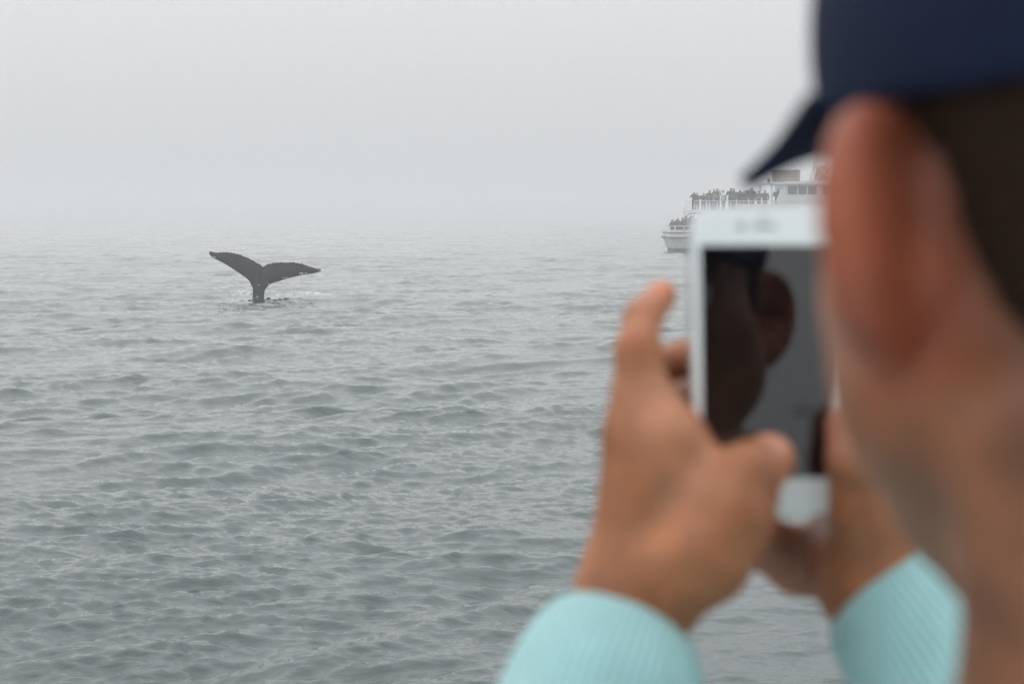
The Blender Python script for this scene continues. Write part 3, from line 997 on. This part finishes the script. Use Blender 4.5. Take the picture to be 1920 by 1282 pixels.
hl = to_head(V)
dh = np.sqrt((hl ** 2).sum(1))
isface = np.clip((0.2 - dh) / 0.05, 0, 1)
blend(np.clip(1 - s_cone(np.abs(hl) * np.array((1, 1, 0)) + hl * np.array((0, 0, 1)), (0, .097, -.06), (.018, .09, -.06), .006, .004) / .003, 0, 1) * 0.8, (0.38, 0.13, 0.10))
for ch in (L_THUMB, L_INDEX, L_MID, R_THUMB, R_PINK):
    tip = ch[-1][0]
    blend(np.clip(1.2 - np.linalg.norm(V - tip, axis=1) / 0.022, 0, 1) * 0.75, (0.52, 0.20, 0.125))
    kn = ch[-3][0]
    blend(np.clip(1.1 - np.linalg.norm(V - kn, axis=1) / 0.016, 0, 1) * 0.45, (0.26, 0.09, 0.045))
blend(np.clip(1 - hexd(V, L_WEB[0][0], L_WEB[2][0]) / .026, 0, 1) * .9, (0.56, 0.27, 0.165))  # paler skin of the web, with its highlight painted into the tint
blend(np.clip(1.25 - hexd(V, L_THUMB[1][0], L_THUMB[4][0]) / .026, 0, 1) * .7, (0.45, 0.185, 0.095))
blend(np.clip(1.3 - hexd(V, R_META[3][0][0], R_PINK[2][0]) / .03, 0, 1) * .7, (0.40, 0.185, 0.125))
blend(np.clip(1.2 - hexd(V, R_THUMB[0][0], R_THUMB[3][0]) / .024, 0, 1) * .6, (0.42, 0.185, 0.12))
nail = at(1455, 836, .761)  # pale thumbnail that doubles as a painted highlight on the thumb
blend(np.clip(1.4 - np.linalg.norm(V - nail, axis=1) / .008, 0, 1) * .35, (0.58, 0.33, 0.25))
blend(isface * 0.9, (0.245, 0.093, 0.046))  # shade over the head and neck put into the skin colour
# blood-red ears
for s in (-1, 1):
    ed = ear_field(hl, s)
    blend(np.clip(1 - (ed - 0.001) / 0.012, 0, 1) * (s * hl[:, 0] > 0.066) * 0.85, (0.30, 0.078, 0.040))
# eyebrows
for s in (-1, 1):
    blend(np.clip(1 - (s_cone(hl, (s * .016, .094, .034), (s * .046, .084, .036), .004, .003)) / .004, 0, 1) * .9, (.03, .02, .015))
# cropped stubble fading out below the hairline
hf = hair_field(V)
blend(np.clip(1 - (hf + .001) / .020, 0, 1) * .8 * (dh < .2) * np.clip(.5 - (hl[:, 1] + .012 + .4 * np.maximum(-hl[:, 2], 0)) / .02, 0, 1), (.05, .028, .018))
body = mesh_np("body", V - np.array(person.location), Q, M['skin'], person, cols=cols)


def local_nets(name, f, lo, hi, h, m, parent=person, attrs=None, cols=None):
    v, q = nets(f, lo, hi, h)
    return mesh_np(name, v - np.array(person.location), q, m, parent, attrs=attrs(v) if attrs else None)


# eyes
for s in (-1, 1):
    c = from_head((s * .031, .0825, .011))
    e = local_nets("eye", lambda p: s_ell(p, c, (.0118, .0118, .0118)), c - .018, c + .018, .0015, M['eye'])
    ci = from_head((s * .031, .0915, .011))
    local_nets("iris", lambda p: s_ell(p, ci, (.0052, .0038, .0052)), ci - .01, ci + .01, .0009, M['iris'], e)

local_nets("hair", hair_field, HEAD - .16, HEAD + .16, .0025, M['hair'])
# sideburn in front of each ear
for s in (-1, 1):
    a, b = from_head((s * .071, .028, .045)), from_head((s * .069, .026, .004))
    local_nets("sideburn", lambda p: s_cone(p, a, b, .009, .006), np.minimum(a, b) - .02, np.maximum(a, b) + .02, .002, M['hair'])

# baseball cap
cap = empty("cap", HEAD - np.array(person.location), 0, person)


def cap_part(name, f, lo, hi, h, m):
    v, q = nets(f, lo, hi, h)
    return mesh_np(name, v @ RH.T, q, m, cap)


def crown(h):
    d = s_ell(h, (0, -.004, .055), (.0875, .113, .098))
    d = np.maximum(d, -s_ell(h, (0, -.004, .053), (.0815, .107, .092)))
    d = smin(d, s_ell(h, (0, -.004, .1525), (.007, .007, .004)), .003)
    # six panels: shallow seams
    ang = np.arctan2(h[:, 0], h[:, 1])
    seam = np.minimum.reduce([np.abs(((ang - k * math.pi / 3 - math.pi) % (2 * math.pi)) - math.pi) for k in range(6)]) * np.hypot(h[:, 0], h[:, 1])
    d = d + 0.0006 * np.exp(-(seam / .003) ** 2)
    rim = 0.031 + 0.065 * h[:, 1] * (h[:, 1] > 0)
    return smax(d, rim - h[:, 2], .004)


cap_part("crown", crown, (-.11, -.14, .01), (.11, .14, .18), .0025, M['navy'])


# brim: a curved sheet from the front of the rim, arched in the middle, its corners bent down
BR = np.array(((-77, 49, 35.5), (-69, 82, 31), (-65.5, 102, 26.5), (-61, 130, 23), (-54, 150, 22.5), (-41, 161, 27), (-22, 172, 35), (0, 175.5, 39))) / 1000
BR = np.concatenate([BR, BR[-2::-1] * np.array((-1, 1, 1))])


def brim_mesh():
    n, m = 57, 9
    seg = np.concatenate([[0], np.cumsum(np.linalg.norm(np.diff(BR, axis=0), axis=1))])
    u = np.linspace(0, 1, n)
    out = np.stack([np.interp(u * seg[-1], seg, BR[:, k]) for k in range(3)], 1)
    for _ in range(3):                                   # round the corners
        out[1:-1] = (out[:-2] + 2 * out[1:-1] + out[2:]) / 4
    ph = np.radians(np.interp(u, (0, 1), (-61.5, 61.5)))
    inn = np.stack([.0865 * np.sin(ph), -.004 + .112 * np.cos(ph), 0 * ph], 1)
    inn[:, 2] = .0325 + .07 * inn[:, 1]
    G = np.zeros((n, m, 3))
    for b in range(m):
        w = b / (m - 1)
        G[:, b] = inn * (1 - w) + out * w
        G[:, b, 2] += .003 * math.sin(math.pi * w)
    du = np.gradient(G, axis=0); dv = np.gradient(G, axis=1)
    N = np.cross(dv, du); N /= np.linalg.norm(N, axis=-1, keepdims=True) + 1e-12
    top = (G + N * .0021).reshape(-1, 3); bot = (G - N * .0021).reshape(-1, 3)
    k = n * m
    Fs = []
    for a in range(n - 1):
        for b in range(m - 1):
            q = (a * m + b, a * m + b + 1, (a + 1) * m + b + 1, (a + 1) * m + b)
            Fs.append(q); Fs.append(tuple(k + v for v in q[::-1]))
        e = (a * m + m - 1, (a + 1) * m + m - 1)
        Fs.append((e[1], e[0], k + e[0], k + e[1]))
        e = (a * m, (a + 1) * m)
        Fs.append((e[0], e[1], k + e[1], k + e[0]))
    for a in (0, n - 1):
        for b in range(m - 1):
            Fs.append((a * m + b, a * m + b + 1, k + a * m + b + 1, k + a * m + b))
    mesh_np("brim", np.concatenate([top, bot]) @ RH.T, Fs, M['navy'], cap)


brim_mesh()

# small metal clip on the rim behind the ear
for dd in np.arange(.30, .50, .001):
    pl = to_head(at(1738, 190, dd)[None])
    if crown(pl)[0] < 0.0005: break
pl = pl[0]
cap_part("clip", lambda h: s_ell(h, pl, (.005, .006, .003)), pl - .012, pl + .012, .001, M['phone_side'])

# sweater with sleeves and cuffs
SL_L = J((1174, 1186, .767, .0270), (1152, 1236, .760, .0345), (1130, 1305, .750, .0398)) + [(EL_L, .047)]
SL_R = J((1656, 1098, .800, .0285), (1715, 1165, .792, .0375), (1812, 1310, .772, .0430)) + [(EL_R, .047)]


def cuff_plane(P, ch, wrist):
    n = ch[0][0] - ch[1][0]
    n = n / np.linalg.norm(n)
    return (P - (ch[0][0] + n * 0.001)) @ n


def sweater_field(P):
    d = None
    for ch, sh in ((SL_L, SH_L), (SL_R, SH_R)):
        e = s_chain(P, ch, .012)
        cuff = np.abs((P - ch[0][0]) @ ((ch[0][0] - ch[1][0]) / np.linalg.norm(ch[0][0] - ch[1][0])) + 0.004) 
        e = smax(e, cuff_plane(P, ch, None), .004)
        hole = s_cone(P, ch[0][0], ch[0][0] + (ch[0][0] - ch[1][0]) * .5, .0255, .027)
        e = smax(e, -hole, .003)
        e = smin(e, s_cone(P, ch[-1][0], sh, .047, .066), .02)
        d = e if d is None else np.minimum(d, e)
    mid = (SH_L + SH_R) / 2
    t = smin(s_ell(P, mid + np.array((0, 0, -.06)), (.195, .110, .13)), s_ell(P, mid + np.array((0, 0.0, -.26)), (.175, .125, .27)), .08)
    t = smax(t, -(P[:, 2] - (mid[2] - .50)), .01)
    neck = s_chain(to_head(P), [((0, -.028, -.10), .062), ((0, -.045, -.22), .072)], .02)
    d = smin(d, t, .05)
    return smax(d, -neck, .006)


def rib_attr(v):
    out = np.zeros(len(v))
    for ch in (SL_L, SL_R):
        ax = ch[0][0] - ch[2][0]; ax = ax / np.linalg.norm(ax)
        u = np.cross(ax, (0, 1, 0)); u /= np.linalg.norm(u); w = np.cross(ax, u)
        rel = v - ch[0][0]
        near = (np.linalg.norm(np.cross(rel, ax), axis=1) < .07)
        out = np.where(near, np.arctan2(rel @ w, rel @ u) * 64, out)
    return {"rib": out}


local_nets("sweater", sweater_field, CAM + np.array((-.30, .20, -.80)), CAM + np.array((.62, .86, -.06)), .0034, M['knit'], attrs=rib_attr)

# trousers and shoes, below the picture
HIP = (SH_L + SH_R) / 2 + np.array((0, 0, -.5))


def trousers_field(P):
    q = P - HIP
    a = np.array(q); a[:, 0] = np.abs(a[:, 0])
    fl = DECK - HIP[2]
    d = s_ell(q, (0, 0, -.02), (.17, .13, .14))
    d = smin(d, s_chain(a, [((.09, 0, -.08), .10), ((.105, .01, fl * .52), .078), ((.11, -.01, fl + .07), .062)], .03), .06)
    return smax(d, -(q[:, 2] - fl - .04), .01)


local_nets("trousers", trousers_field, (HIP[0] - .3, HIP[1] - .25, DECK - .02), HIP + np.array((.3, .25, .2)), .012, M['denim'])
for s in (-1, 1):
    a = np.array((HIP[0] + s * .11, HIP[1] - .03, DECK + .05)); b = a + np.array((s * .02, .19, -.012))
    local_nets("shoe", lambda p: smax(s_cone(p, a, b, .048, .038), DECK + .001 - p[:, 2], .004), a - .1, b + .1, .008, M['shoe'])

# ------------------------------------------------------------------ the phone
PC = at(1432, 678, 0.79)
on = at(1450, 600, 0.79)                                  # where the man's right ear shows in the glass
u1 = (CAM - on) / np.linalg.norm(CAM - on)
u2 = from_head((.092, -.012, 0.0)) - on
u2 = u2 / np.linalg.norm(u2)
phone = empty("mobile_phone", PC)
zn = Vector(u1 + u2).normalized()                     # out of the screen
xa = Vector((0, 0, 1)).cross(zn).normalized()
ya = zn.cross(xa)
phone.rotation_euler = Matrix((xa, ya, zn)).transposed().to_euler()
tag(phone, "white mobile phone with dark screen held upright in both hands", "phone")
PW, PH, PT = .0335, .0690, .0036


def rrect(w, h, r, n=8):
    pts = []
    for cx, cy, t0 in ((w - r, h - r, 0), (-w + r, h - r, 90), (-w + r, -h + r, 180), (w - r, -h + r, 270)):
        for i in range(n + 1):
            t = math.radians(t0 + 90 * i / n)
            pts.append((cx + r * math.cos(t), cy + r * math.sin(t)))
    return pts


MB().plan(rrect(PW, PH, .010), -PT, PT - .0012).build("case", M['phone_side'], phone, bevel=.0018)
MB().plan(rrect(PW - .0006, PH - .0006, .0096), PT - .0011, PT).build("front_glass", M['phone'], phone, bevel=.0005)
MB().plan(rrect(.0293, .0521, .0005, 2), PT + .00005, PT + .00015).build("screen", M['glass'], phone)
MB().plan([(x, y + .0605) for x, y in rrect(.0055, .0009, .0009)], PT + .00005, PT + .0002).build("earpiece", M['dim'], phone)
MB().plan([(x - .0105, y + .0605) for x, y in rrect(.0018, .0018, .0018)], PT + .00005, PT + .0002).build("front_camera", M['dim'], phone)
MB().plan([(x, y + .0648) for x, y in rrect(.0011, .0011, .0011)], PT + .00005, PT + .0002).build("sensor", M['dim'], phone)
MB().plan([(x, y - .0605) for x, y in rrect(.0055, .0055, .0055)], PT + .00005, PT + .0003).build("home_button", M['dim'], phone)
for y0, y1 in ((.030, .040), (.017, .027), (.046, .051)):
    MB().box(-PW - .0006, -PW + .001, y0, y1, -.0012, .0008).build("side_button", M['phone_side'], phone)
MB().path([(.0115, -.0246, PT + .0002), (.0165, -.0226, PT + .0002), (.0245, -.0232, PT + .0003)], .0005, 6).path([(.0140, -.0225, PT + .0002), (.0185, -.0190, PT + .0003)], .0005, 6).build("screen_line", M['ink'], phone)
